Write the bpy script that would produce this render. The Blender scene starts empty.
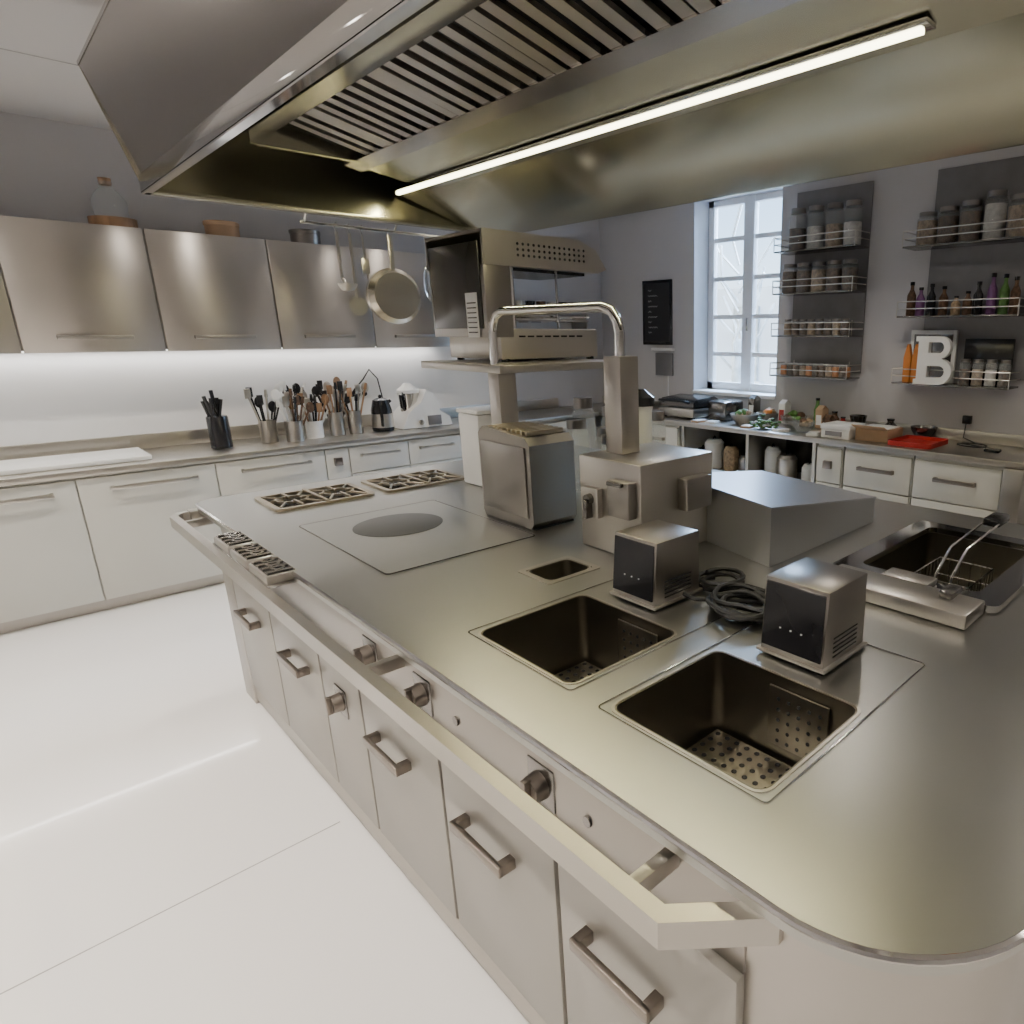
import bpy, bmesh, math, random
from mathutils import Vector, Matrix
random.seed(7)
scene=bpy.context.scene
# ------------------------------------------------------------------ materials
def _base(name):
    m=bpy.data.materials.new(name); m.use_nodes=True
    nt=m.node_tree; b=nt.nodes['Principled BSDF']
    return m,nt,b
def mat(name,col,metal=0,rough=.5,var=.06,nscale=6,stretch=(1,1,1),rvar=.02,bump=0,alpha=1,emit=None,es=0,coat=0,aniso=0,arot=0):
    m,nt,b=_base(name); N=nt.nodes; L=nt.links
    tc=N.new('ShaderNodeTexCoord'); mp=N.new('ShaderNodeMapping'); mp.inputs['Scale'].default_value=stretch
    L.new(tc.outputs['Object'],mp.inputs['Vector'])
    no=N.new('ShaderNodeTexNoise'); no.inputs['Scale'].default_value=nscale; no.inputs['Detail'].default_value=4
    L.new(mp.outputs[0],no.inputs['Vector'])
    cr=N.new('ShaderNodeValToRGB')
    c0=[max(0,c*(1-var)) for c in col]; c1=[min(1,c*(1+var)) for c in col]
    cr.color_ramp.elements[0].position=.3; cr.color_ramp.elements[1].position=.7
    cr.color_ramp.elements[0].color=(*c0,1); cr.color_ramp.elements[1].color=(*c1,1)
    L.new(no.outputs['Fac'],cr.inputs[0]); L.new(cr.outputs[0],b.inputs['Base Color'])
    mr=N.new('ShaderNodeMapRange'); mr.inputs['From Min'].default_value=.3; mr.inputs['From Max'].default_value=.7
    mr.inputs['To Min'].default_value=max(0,rough-rvar); mr.inputs['To Max'].default_value=min(1,rough+rvar)
    L.new(no.outputs['Fac'],mr.inputs['Value']); L.new(mr.outputs[0],b.inputs['Roughness'])
    if bump:
        bp=N.new('ShaderNodeBump'); bp.inputs['Strength'].default_value=bump; bp.inputs['Distance'].default_value=.002
        L.new(no.outputs['Fac'],bp.inputs['Height']); L.new(bp.outputs[0],b.inputs['Normal'])
    b.inputs['Metallic'].default_value=metal; b.inputs['Alpha'].default_value=alpha
    b.inputs['Coat Weight'].default_value=coat
    if aniso:
        b.inputs['Anisotropic'].default_value=aniso; b.inputs['Anisotropic Rotation'].default_value=arot
        tg=N.new('ShaderNodeTangent'); tg.direction_type='RADIAL'; tg.axis='Z'; L.new(tg.outputs[0],b.inputs['Tangent'])
    if emit:
        b.inputs['Emission Color'].default_value=(*emit,1); b.inputs['Emission Strength'].default_value=es
    return m
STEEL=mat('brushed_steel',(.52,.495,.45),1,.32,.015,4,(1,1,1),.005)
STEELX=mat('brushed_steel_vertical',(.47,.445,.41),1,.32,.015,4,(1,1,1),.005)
STEELU=mat('brushed_steel_cabinet',(.56,.525,.485),1,.31,.015,4,(1,1,1),.005,aniso=.75,arot=.25)
HOOD=mat('hood_steel',(.49,.475,.375),1,.235,.015,4,(1,1,1),.005)
HOODF=mat('hood_front_steel',(.48,.455,.44),1,.235,.015,2,(1,1,1),.005)
TOP=mat('worktop_steel',(.44,.44,.415),1,.315,.03,3,(1,1,1),.01)
CHROME=mat('polished_steel',(.72,.71,.69),1,.08,.01,4,(1,1,1),.005)
DSTEEL=mat('dark_steel',(.21,.20,.19),1,.235,.01,4,(1,1,1),.005)
MSTEEL=mat('mid_steel',(.33,.31,.285),1,.31,.01,4,(1,1,1),.005)
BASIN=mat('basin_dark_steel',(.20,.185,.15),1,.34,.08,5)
PERF=mat('perforated_tray_steel',(.32,.30,.25),1,.33,.03)
BLACK=mat('black_plastic',(.015,.015,.017),0,.2)
SLOT=mat('filter_void',(.02,.02,.018),0,.8)
RUBBER=mat('black_rubber',(.006,.006,.006),0,.45)
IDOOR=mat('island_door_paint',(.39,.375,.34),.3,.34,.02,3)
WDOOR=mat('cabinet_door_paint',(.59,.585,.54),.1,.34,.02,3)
HANDLE=mat('bronze_handle',(.25,.22,.195),1,.34,.1,5)
FLOOR=mat('white_resin_floor',(.90,.88,.86),0,.10,.01,1.2,(1,1,1),.02,0,coat=.35)
SEAM=mat('floor_seam',(.38,.37,.36),0,.6)
WALL=mat('wall_paint',(.50,.49,.50),0,.8,.02,3)
SPLASH=mat('white_backsplash',(.80,.80,.80),0,.45,.01,3)
CEIL=mat('ceiling_paint',(.62,.60,.59),0,.8,.01,2)
WHITE=mat('white_plastic',(.76,.76,.74),0,.35,.03)
GREYP=mat('grey_wall_panel',(.19,.185,.19),.2,.45,.1)
WOOD=mat('wood',(.28,.16,.08),0,.5,.3,8,(1,8,1))
GLASS=mat('clear_glass',(.62,.66,.66),0,.03,.02,2,alpha=.22)
LID=mat('lid_metal',(.30,.28,.26),1,.33)
RED=mat('red_plastic',(.36,.02,.015),0,.4)
ORANGE=mat('orange_pack',(.60,.20,.03),0,.5)
GREEN=mat('green_leaf',(.08,.18,.04),0,.6,.4,20)
CARD=mat('cardboard',(.42,.28,.17),0,.8,.1)
BROWN=mat('dark_spice',(.10,.055,.03),0,.8,.5,40)
BEIGE=mat('grain',(.36,.26,.16),0,.8,.4,40)
FLOUR=mat('flour',(.52,.50,.46),0,.9,.2,30)
PURPLE=mat('purple_label',(.14,.05,.15),0,.5)
FRAMEW=mat('window_frame_paint',(.90,.90,.90),0,.4,.01)
LEDW=mat('led_strip',(1,1,1),0,.5,emit=(1,.97,.93),es=4)
LEDY=mat('hood_led',(1,1,1),0,.5,emit=(1,.93,.60),es=10)
SPOTM=mat('downlight_lens',(1,1,1),0,.5,emit=(1,.95,.87),es=18)
CHALK=mat('chalkboard_slate',(.02,.02,.022),0,.6)
STONE=mat('facade_stone',(.55,.54,.50),0,.9,.5,3)
SNOW=mat('pale_render',(.75,.77,.80),0,.9,.1,2)
# ------------------------------------------------------------------ mesh builder
class MB:
    def __init__(s,name): s.name=name; s.bm=bmesh.new(); s.mats=[]
    def mi(s,m):
        if m not in s.mats: s.mats.append(m)
        return s.mats.index(m)
    def merge(s,tb,m,T=None):
        i=s.mi(m)
        bmesh.ops.recalc_face_normals(tb,faces=tb.faces)
        for f in tb.faces: f.material_index=i
        if T is not None: bmesh.ops.transform(tb,matrix=T,verts=tb.verts)
        me=bpy.data.meshes.new('t'); tb.to_mesh(me); tb.free(); s.bm.from_mesh(me); bpy.data.meshes.remove(me)
    def box(s,x0,x1,y0,y1,z0,z1,m,bev=0,T=None,seg=2):
        tb=bmesh.new(); bmesh.ops.create_cube(tb,size=1)
        for v in tb.verts:
            v.co=Vector(((x0+x1)/2+v.co.x*(x1-x0),(y0+y1)/2+v.co.y*(y1-y0),(z0+z1)/2+v.co.z*(z1-z0)))
        if bev: bmesh.ops.bevel(tb,geom=list(tb.edges),offset=bev,segments=seg,affect='EDGES',profile=.5)
        s.merge(tb,m,T); return s
    def hexa(s,P,m,bev=0):
        tb=bmesh.new(); V=[tb.verts.new(p) for p in P]
        for q in ((0,1,2,3),(4,5,6,7),(0,1,5,4),(1,2,6,5),(2,3,7,6),(3,0,4,7)): tb.faces.new([V[i] for i in q])
        bmesh.ops.recalc_face_normals(tb,faces=tb.faces)
        if bev: bmesh.ops.bevel(tb,geom=list(tb.edges),offset=bev,segments=2,affect='EDGES',profile=.5)
        s.merge(tb,m); return s
    def prism(s,poly,axis,a,b,m,T=None):
        tb=bmesh.new()
        def P(p,t):
            return {'x':(t,p[0],p[1]),'y':(p[0],t,p[1]),'z':(p[0],p[1],t)}[axis]
        A=[tb.verts.new(P(p,a)) for p in poly]; Bv=[tb.verts.new(P(p,b)) for p in poly]
        n=len(poly); tb.faces.new(A); tb.faces.new(Bv)
        for i in range(n): tb.faces.new((A[i],A[(i+1)%n],Bv[(i+1)%n],Bv[i]))
        s.merge(tb,m,T); return s
    def cyl(s,p0,p1,r0,r1,m,seg=20):
        p0=Vector(p0);p1=Vector(p1); d=p1-p0
        tb=bmesh.new(); bmesh.ops.create_cone(tb,cap_ends=True,segments=seg,radius1=r0,radius2=r1,depth=d.length)
        T=Matrix.Translation((p0+p1)/2)@d.to_track_quat('Z','Y').to_matrix().to_4x4()
        s.merge(tb,m,T); return s
    def lathe(s,prof,c,m,seg=24,T=None):
        tb=bmesh.new(); rings=[]
        for r,z in prof:
            if r<1e-5: rings.append([tb.verts.new((c[0],c[1],c[2]+z))])
            else: rings.append([tb.verts.new((c[0]+r*math.cos(2*math.pi*i/seg),c[1]+r*math.sin(2*math.pi*i/seg),c[2]+z)) for i in range(seg)])
        for A,Bv in zip(rings,rings[1:]):
            for i in range(seg):
                j=(i+1)%seg
                if len(A)==1 and len(Bv)==1: continue
                if len(A)==1: tb.faces.new((A[0],Bv[i],Bv[j]))
                elif len(Bv)==1: tb.faces.new((A[i],A[j],Bv[0]))
                else: tb.faces.new((A[i],A[j],Bv[j],Bv[i]))
        s.merge(tb,m,T); return s
    def sph(s,c,r,m,sc=(1,1,1),seg=14,R=None):
        tb=bmesh.new(); bmesh.ops.create_uvsphere(tb,u_segments=seg,v_segments=seg//2+2,radius=r)
        T=Matrix.Translation(c)@(R if R else Matrix.Identity(4))@Matrix.Diagonal((*sc,1))
        s.merge(tb,m,T); return s
    def tube(s,pts,r,m,seg=8,closed=False):
        pts=[Vector(p) for p in pts]; n=len(pts); tb=bmesh.new(); rings=[]
        prev=None
        for i,p in enumerate(pts):
            if closed: d=pts[(i+1)%n]-pts[i-1]
            else: d=pts[min(i+1,n-1)]-pts[max(i-1,0)]
            d.normalize()
            if prev is None:
                up=Vector((0,0,1)) if abs(d.z)<.9 else Vector((1,0,0))
            else: up=prev
            a=d.cross(up)
            if a.length<1e-4: a=d.cross(Vector((1,0,.1)))
            a.normalize(); b2=a.cross(d).normalized(); prev=b2
            rings.append([tb.verts.new(p+(a*math.cos(2*math.pi*k/seg)+b2*math.sin(2*math.pi*k/seg))*r) for k in range(seg)])
        R=list(zip(rings,rings[1:]))
        if closed: R.append((rings[-1],rings[0]))
        for A,Bv in R:
            for k in range(seg):
                j=(k+1)%seg; tb.faces.new((A[k],A[j],Bv[j],Bv[k]))
        if not closed: tb.faces.new(rings[0]); tb.faces.new(rings[-1])
        s.merge(tb,m); return s
    def plate(s,outline,holes,z0,z1,m,T=None):
        cu=bpy.data.curves.new('t','CURVE'); cu.dimensions='2D'; cu.fill_mode='BOTH'; cu.extrude=(z1-z0)/2
        for poly in [outline]+holes:
            sp=cu.splines.new('POLY'); sp.points.add(len(poly)-1)
            for i,p in enumerate(poly): sp.points[i].co=(p[0],p[1],0,1)
            sp.use_cyclic_u=True
        ob=bpy.data.objects.new('t',cu); scene.collection.objects.link(ob)
        dg=bpy.context.evaluated_depsgraph_get(); dg.update()
        me=bpy.data.meshes.new_from_object(ob.evaluated_get(dg))
        tb=bmesh.new(); tb.from_mesh(me); bmesh.ops.translate(tb,verts=tb.verts,vec=(0,0,(z0+z1)/2))
        bmesh.ops.remove_doubles(tb,verts=tb.verts,dist=1e-5)
        s.merge(tb,m,T)
        bpy.data.objects.remove(ob); bpy.data.curves.remove(cu); bpy.data.meshes.remove(me); return s
    def done(s,T=None):
        if T is not None: bmesh.ops.transform(s.bm,matrix=T,verts=s.bm.verts)
        xs=[v.co.x for v in s.bm.verts]; ys=[v.co.y for v in s.bm.verts]; zs=[v.co.z for v in s.bm.verts]
        o=Vector(((min(xs)+max(xs))/2,(min(ys)+max(ys))/2,min(zs)))
        bmesh.ops.translate(s.bm,verts=s.bm.verts,vec=-o)
        me=bpy.data.meshes.new(s.name); s.bm.to_mesh(me); s.bm.free()
        for m in s.mats: me.materials.append(m)
        for p in me.polygons: p.use_smooth=True
        me.set_sharp_from_angle(angle=math.radians(35))
        ob=bpy.data.objects.new(s.name,me); ob.location=o; scene.collection.objects.link(ob); return ob
def rrect(x0,x1,y0,y1,r,n=10):
    if not isinstance(r,(list,tuple)): r=[r]*4
    out=[]
    for (cx,cy,a0,rr) in ((x1-r[0],y1-r[0],0,r[0]),(x0+r[1],y1-r[1],90,r[1]),(x0+r[2],y0+r[2],180,r[2]),(x1-r[3],y0+r[3],270,r[3])):
        if rr<1e-5: out.append((cx,cy)); continue
        for i in range(n+1):
            a=math.radians(a0+90*i/n); out.append((cx+rr*math.cos(a),cy+rr*math.sin(a)))
    return out
# ------------------------------------------------------------------ room
WX0,WX1,WY0,WY1,CZ=-2.6,5.0,-2.6,5.85,2.93
MB('floor').box(WX0-.2,WX1+.35,WY0-.2,WY1+.2,-.1,0,FLOOR).done()
MB('ceiling').box(WX0-.2,WX1+.35,WY0-.2,WY1+.2,CZ,CZ+.1,CEIL).done()
MB('wall_back').box(WX0-.2,WX1,WY1,WY1+.2,0,CZ,WALL).done()
MB('wall_left').box(WX0-.2,WX0,WY0,WY1,0,CZ,WALL).done()
MB('wall_front').box(WX0-.2,WX1+.35,WY0-.2,WY0,0,CZ,WALL).done()
wy0,wy1,wz0,wz1=3.46,4.46,1.12,2.90
w=MB('wall_right')
w.box(WX1,WX1+.35,WY0,wy0,0,CZ,WALL); w.box(WX1,WX1+.35,wy1,WY1+.2,0,CZ,WALL)
w.box(WX1,WX1+.35,wy0,wy1,0,wz0,WALL); w.box(WX1,WX1+.35,wy0,wy1,wz1,CZ,WALL); w.done()
wn=MB('window_1'); X=WX1+.24
wn.box(X-.03,X+.03,wy0,wy0+.07,wz0,wz1,FRAMEW,.004); wn.box(X-.03,X+.03,wy1-.07,wy1,wz0,wz1,FRAMEW,.004)
wn.box(X-.03,X+.03,wy0,wy1,wz0,wz0+.08,FRAMEW,.004); wn.box(X-.03,X+.03,wy0,wy1,wz1-.06,wz1,FRAMEW,.004)
ym=(wy0+wy1)/2
wn.box(X-.04,X+.03,ym-.06,ym+.06,wz0,wz1,FRAMEW,.004)
for k in range(1,5):
    z=wz0+(wz1-wz0)*k/5; wn.box(X-.02,X+.02,wy0+.05,wy1-.05,z-.02,z+.02,FRAMEW)
wn.box(X-.055,X-.03,ym-.02,ym+.0,1.70,1.82,CHROME,.003)
wn.box(X-.002,X+.002,wy0+.05,wy1-.05,wz0+.05,wz1-.05,mat('pane_glass',(.8,.9,.95),0,.02,alpha=.04)); wn.done()
MB('trim_1').box(WX1-.02,WX1+.2,wy0,wy1,wz0-.03,wz0+.004,FRAMEW,.004).done()
fb=MB('building_facade').box(9,9.3,0,14,-1,2.4,SNOW)
for yy in (5.2,6.6,8.0,9.4): fb.box(8.95,9.02,yy,yy+.5,.9,2.1,STONE); fb.box(8.9,9.02,yy-.1,yy+.6,.8,.9,FRAMEW)
fb.done()
tr=MB('bare_tree'); tr.cyl((7.4,5.7,-1),(7.35,5.75,1.6),.12,.08,STONE)
for i in range(14):
    a=i*1.7; z=1.0+.12*i; tr.tube([(7.35,5.75,z),(7.35+.2*math.cos(a),5.75+.35*math.sin(a),z+.3),(7.35+.3*math.cos(a+.3),5.75+.6*math.sin(a+.3),z+.7)],.02,STONE,5)
tr.done()
MB('ground').box(5.4,16,-6,16,-1.1,-1,SNOW).done()
f=MB('trim_2'); f.box(WX0,.6,2.216,2.220,0,.0010,SEAM); f.box(WX0,.6,-.798,-.794,0,.0010,SEAM); f.done()
f=MB('trim_3'); f.box(WX0,WX1,4.6,4.61,CZ-.002,CZ,SEAM); f.box(-.9,-.89,WY0,WY1,CZ-.002,CZ,SEAM); f.done()
# ------------------------------------------------------------------ kitchen island
IX0,IX1,IY0,IY1=.63,2.9,.12,3.8
isl=MB('kitchen_island')
out=rrect(IX0,IX1,IY0,IY1,[.1,.1,.28,.28],14)
holes=[rrect(.80,1.17,1.09,1.50,.03,4),rrect(.80,1.17,.55,.96,.03,4),rrect(1.16,1.34,1.655,1.80,.02,4),rrect(1.93,2.54,.57,.98,.03,4),
       rrect(.85,1.27,3.27,3.60,.02,4),rrect(1.35,1.77,3.27,3.60,.02,4)]
isl.plate(out,holes,.865,.90,TOP)
isl.tube([(p[0],p[1],.893) for p in out],.0075,CHROME,8,closed=True)
ob_=rrect(.655,2.87,.145,3.46,[.03,.03,.255,.255],14); ib_=rrect(.67,2.85,.165,3.44,[.02,.02,.24,.24],14)
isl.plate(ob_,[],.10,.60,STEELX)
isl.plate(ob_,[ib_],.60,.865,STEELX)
isl.plate(rrect(.70,2.82,.2,3.42,.1,8),[],0,.10,STEEL)
isl.box(.650,.662,.47,3.42,.70,.855,MSTEEL,.002)
doors=[(.47,.94),(.95,1.43),(1.44,1.93),(1.94,2.27),(2.28,2.79),(2.80,3.30)]
for a,b in doors: isl.box(.632,.655,a,b-.004,.11,.70,IDOOR,.003)
isl.box(.632,.70,3.31,3.46,0,.70,STEELX,.004)
isl.box(.64,.66,.42,3.46,.02,.10,STEEL,.003)
def handle_y(m,x,y,z,L,mt=HANDLE,d=.045):
    m.box(x-d,x-d+.014,y-L/2,y+L/2,z-.014,z+.014,mt,.003)
    for s_ in (-1,1): m.box(x-d+.005,x,y+s_*(L/2-.012)-.012,y+s_*(L/2-.012)+.012,z-.014,z+.014,mt,.003)
for y in (.74,1.21,1.72,2.50,3.06): handle_y(isl,.633,y,.52,.22)
def knob(m,x,y,z):
    m.box(x-.006,x,y-.045,y+.045,z-.05,z+.05,DSTEEL,.003)
    m.cyl((x-.005,y,z),(x-.035,y,z),.032,.028,HANDLE,20); m.box(x-.05,x-.03,y-.008,y+.008,z-.03,z+.03,HANDLE,.003)
for y in (1.0,1.52,1.84): knob(isl,.652,y,.775)
knob(isl,.633,2.10,.52)
for y in (.9,1.4): isl.cyl((.65,y-.05,.77),(.645,y-.05,.77),.012,.012,DSTEEL)
rz0,rz1=.815,.865
outer=[(.66,.405),(.645,.405),(.52,.53),(.52,3.70),(.56,3.76),(.66,3.76)]
inner=[(.66,3.73),(.575,3.73),(.55,3.69),(.55,.545),(.655,.44),(.66,.44)]
isl.prism(outer+inner,'z',rz0,rz1,STEEL)
for y in (.62,1.62,2.65,3.6): isl.box(.545,.66,y-.012,y+.012,rz0+.005,rz1-.012,STEEL,.002)
isl.box(.60,.665,3.70,3.78,.80,.87,STEEL,.004)
def lip(x0,x1,y0,y1,w=.010,m=CHROME,z=.9):
    isl.plate(rrect(x0,x1,y0,y1,.012,3),[rrect(x0+w,x1-w,y0+w,y1-w,.01,3)],z,z+.003,m)
lip(.785,1.45,.53,.98,.003); lip(.785,1.45,1.07,1.52,.003)
lip(1.14,1.36,1.635,1.82,.02,STEEL)
isl.done()
hp=MB('solid_top_hotplate'); hp.plate(rrect(.83,1.42,2.11,2.95,.015,3),[],.9,.903,TOP)
hp.plate(rrect(.827,1.423,2.107,2.953,.015,3),[rrect(.83,1.42,2.11,2.95,.015,3)],.9,.9035,DSTEEL)
hp.lathe([(0,.903),(.175,.903),(.175,.9045),(.17,.9055),(0,.9055)],(1.12,2.66,0),mat('hotplate_iron',(.11,.11,.105),1,.36),48); hp.done()
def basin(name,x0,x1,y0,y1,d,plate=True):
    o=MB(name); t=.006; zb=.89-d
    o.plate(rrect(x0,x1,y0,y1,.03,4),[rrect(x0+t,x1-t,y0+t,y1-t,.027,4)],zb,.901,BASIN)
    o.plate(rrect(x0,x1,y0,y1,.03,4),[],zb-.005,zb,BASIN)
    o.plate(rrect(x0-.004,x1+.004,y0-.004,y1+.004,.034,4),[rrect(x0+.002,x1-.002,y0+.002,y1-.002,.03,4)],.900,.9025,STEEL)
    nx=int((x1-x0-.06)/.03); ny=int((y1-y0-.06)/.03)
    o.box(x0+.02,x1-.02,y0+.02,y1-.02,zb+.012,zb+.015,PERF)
    for i in range(nx+1):
        for j in range(ny+1):
            cx=x0+.035+(x1-x0-.07)*i/nx; cy=y0+.035+(y1-y0-.07)*j/ny
            o.cyl((cx,cy,zb+.015),(cx,cy,zb+.0165),.007,.007,BLACK,8)
    if plate:
        ym=(y0+y1)/2
        o.box(x1-.016,x1-.010,ym-.13,ym+.03,.72,.875,PERF,.001)
        for i in range(5):
            for j in range(5): o.cyl((x1-.016,ym-.11+i*.028,.735+j*.028),(x1-.0175,ym-.11+i*.028,.735+j*.028),.005,.005,BLACK,8)
    o.done()
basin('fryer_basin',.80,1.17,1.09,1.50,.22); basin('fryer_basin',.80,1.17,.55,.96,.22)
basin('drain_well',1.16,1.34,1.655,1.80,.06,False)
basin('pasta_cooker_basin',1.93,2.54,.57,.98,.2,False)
pc=MB('pasta_cooker_frame')
pc.plate(rrect(1.86,2.60,.50,1.04,.03,4),[rrect(1.94,2.53,.58,.97,.03,4)],.905,.925,CHROME)
pc.plate(rrect(1.87,2.59,.51,1.03,.03,4),[rrect(1.93,2.54,.57,.98,.03,4)],.90,.906,STEEL); pc.done()
pl=MB('pasta_cooker_lid'); pl.box(1.70,1.85,.53,.99,.901,.945,STEEL,.006); pl.box(1.85,1.93,.70,.85,.927,.945,STEEL,.004)
pl.box(1.78,1.86,.60,.64,.945,.965,DSTEEL,.004); pl.done()
bk=MB('pasta_basket')
for yy in (.68,.73):
    bk.tube([(1.95,yy,.80),(1.99,yy,.935),(2.10,yy,1.0),(2.42,yy,1.02)],.0045,CHROME)
for z_ in (.74,.80,.86,.92): bk.tube([(1.97,.62,z_),(2.20,.62,z_),(2.20,.80,z_),(1.97,.80,z_)],.003,CHROME,6,closed=True)
for i in range(9):
    x=1.97+.0288*i; bk.tube([(x,.62,.92),(x,.62,.735),(x,.80,.735),(x,.80,.92)],.002,CHROME,6)
for i in range(6):
    y=.62+.036*i; bk.tube([(1.97,y,.92),(1.97,y,.735),(2.20,y,.735),(2.20,y,.92)],.002,CHROME,6)
bk.box(2.40,2.52,.675,.735,1.005,1.035,BLACK,.008); bk.done()
BULBG=mat('burner_steel',(.42,.37,.28),1,.34,.05)
def burner(x0,x1,y0,y1):
    o=MB('gas_burner_hob'); GR=BULBG
    o.plate(rrect(x0,x1,y0,y1,.02,4),[],.868,.874,DSTEEL)
    o.plate(rrect(x0-.012,x1+.012,y0-.012,y1+.012,.025,4),[rrect(x0+.012,x1-.012,y0+.012,y1-.012,.018,4)],.90,.912,GR)
    xm=(x0+x1)/2; ymid=(y0+y1)/2
    o.box(xm-.008,xm+.008,y0,y1,.902,.918,GR,.002)
    for cx in ((x0+xm)/2,(x1+xm)/2):
        o.cyl((cx,ymid,.874),(cx,ymid,.895),.05,.045,DSTEEL,24); o.cyl((cx,ymid,.895),(cx,ymid,.903),.032,.028,BLACK,24)
        o.box(cx-.09,cx-.035,ymid-.006,ymid+.006,.903,.918,GR,.002); o.box(cx+.035,cx+.09,ymid-.006,ymid+.006,.903,.918,GR,.002)
        o.box(cx-.006,cx+.006,y0+.01,ymid-.035,.903,.918,GR,.002); o.box(cx-.006,cx+.006,ymid+.035,y1-.01,.903,.918,GR,.002)
        for sx in (-1,1):
            for sy in (-1,1):
                o.tube([(cx+sx*.09,ymid+sy*.14,.91),(cx+sx*.04,ymid+sy*.05,.912)],.006,GR)
        o.lathe([(.062,.905),(.072,.905),(.072,.915),(.062,.915),(.062,.905)],(cx,ymid,0),GR,24)
    o.done()
burner(.85,1.27,3.27,3.60); burner(1.35,1.77,3.27,3.60)
sp=MB('ingredient_tins')
sp.box(.545,.645,2.36,3.06,.866,.872,CHROME,.002)
for y in (2.48,2.71,2.94):
    sp.box(.548,.648,y-.10,y+.10,.872,.902,STEEL,.006); sp.box(.556,.640,y-.09,y+.09,.900,.904,DSTEEL)
    for k in (-.05,0,.05): sp.lathe([(.014,0),(.02,.0),(.022,.01),(.014,.01)],(.598,y+k*1.1,.903),CHROME,14)
    for k in (-.075,-.025,.025,.075): sp.tube([(.56,y+k,.907),(.636,y+k,.907)],.004,CHROME,6)
sp.done()
def cbox(x0,x1,y0,y1):
    o=MB('fryer_control_box')
    o.hexa([(x0-.004,y0,.914),(x1,y0,.914),(x1,y1,.914),(x0-.004,y1,.914),(x0+.010,y0,1.105),(x1-.002,y0,1.105),(x1-.002,y1,1.105),(x0+.010,y1,1.105)],MSTEEL,.004)
    o.hexa([(x0-.008,y0+.006,.93),(x0,y0+.006,.93),(x0,y1-.006,.93),(x0-.008,y1-.006,.93),(x0+.005,y0+.008,1.095),(x0+.014,y0+.008,1.095),(x0+.014,y1-.008,1.095),(x0+.005,y1-.008,1.095)],BLACK)
    o.box(x0-.010,x1+.008,y0-.008,y1+.008,.908,.916,STEEL,.001); o.box(x0+.01,x1-.01,y0+.01,y1-.01,.901,.909,BLACK)
    for i in range(3): o.box(x0-.006,x0,y0+.06+.03*i,y0+.064+.03*i,.985,.988,WHITE)
    for i in range(5): o.box(x0+.04,x1-.04,y0-.001,y0+.001,.93+.012*i,.934+.012*i,BLACK)
    o.done()
cbox(1.235,1.43,.69,.87); cbox(1.225,1.42,1.24,1.42)
cb=MB('power_cable'); P=[]
for k in range(0,150):
    a=k*.32; r=.080+.018*math.sin(k*.37); P.append((1.40+r*1.0*math.cos(a)+.01*math.sin(k*.11),1.045+r*math.sin(a)*1.15,.909+.035*k/150+.006*math.sin(k*.9)))
P=[(1.33,1.225,.93),(1.34,1.19,.92)]+P+[(1.38,.93,.93),(1.36,.885,.93)]
cb.tube(P,.0075,RUBBER,7)
P=[]
for k in range(0,60):
    a=k*.33+1; r=.065+.01*math.sin(k*.5); P.append((1.50+r*math.cos(a),1.22+r*math.sin(a),.909+.03*k/60))
cb.tube(P,.0075,RUBBER,7); cb.done()
lb=MB('sloped_splash_block')
BT=mat('satin_block_window_lit',(.66,.68,.72),1,.30,.01,3,(1,1,1),.005)  # top of the same block: blue window light put into its colour
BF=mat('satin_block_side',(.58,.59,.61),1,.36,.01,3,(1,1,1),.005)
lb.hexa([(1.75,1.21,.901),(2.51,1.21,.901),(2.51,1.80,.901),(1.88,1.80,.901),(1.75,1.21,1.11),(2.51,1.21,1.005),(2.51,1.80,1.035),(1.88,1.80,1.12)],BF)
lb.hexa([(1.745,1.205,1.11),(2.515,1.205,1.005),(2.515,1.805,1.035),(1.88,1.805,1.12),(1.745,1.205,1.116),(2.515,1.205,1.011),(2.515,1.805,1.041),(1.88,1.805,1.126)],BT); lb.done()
cp=MB('control_pillar')
cp.box(1.48,1.86,1.56,1.89,.901,1.25,STEEL,.008)
cp.box(1.455,1.48,1.76,1.85,1.03,1.14,STEEL,.004); cp.cyl((1.455,1.80,1.10),(1.435,1.80,1.10),.02,.018,DSTEEL); cp.box(1.425,1.46,1.79,1.81,1.03,1.10,DSTEEL,.003)
cp.box(1.44,1.48,1.58,1.69,1.06,1.19,MSTEEL,.005); cp.box(1.42,1.44,1.60,1.67,1.175,1.19,DSTEEL,.003)
cp.box(1.66,1.80,1.51,1.56,1.06,1.18,MSTEEL,.008)
cp.box(1.575,1.665,1.755,1.845,1.25,1.60,STEELX,.004)
cp.box(1.575,1.665,2.545,2.63,.901,1.51,STEELX,.004)
cp.tube([(1.61,1.79,1.60),(1.61,1.79,1.68),(1.61,1.80,1.72),(1.61,1.83,1.755),(1.61,1.88,1.77)]+[(1.61,1.95+.1*i,1.77) for i in range(6)]+[(1.61,2.53,1.77),(1.61,2.58,1.755),(1.61,2.61,1.72),(1.61,2.62,1.68),(1.61,2.62,1.545)],.019,CHROME,12)
cp.box(1.57,2.30,2.52,3.24,1.51,1.545,STEEL,.004)
cp.done()
sg=MB('salamander_grill')
sg.box(1.68,1.82,2.77,3.28,1.66,2.12,MSTEEL,.006)
sg.box(1.672,1.682,2.80,3.25,1.70,2.08,mat('dark_glass',(.05,.048,.045),.5,.2),.003)
sg.prism([(1.68,1.98),(2.35,1.98),(2.40,2.0),(2.33,2.09),(2.22,2.13),(1.68,2.13)],'y',2.76,3.29,STEEL)
for i in range(14):
    for j in range(3): sg.cyl((1.86+.03*i,2.7605,2.03+.025*j),(1.86+.03*i,2.7585,2.03+.025*j),.007,.007,BLACK,8)
sg.box(1.75,2.34,2.78,3.27,1.556,1.70,STEEL,.008)
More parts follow.
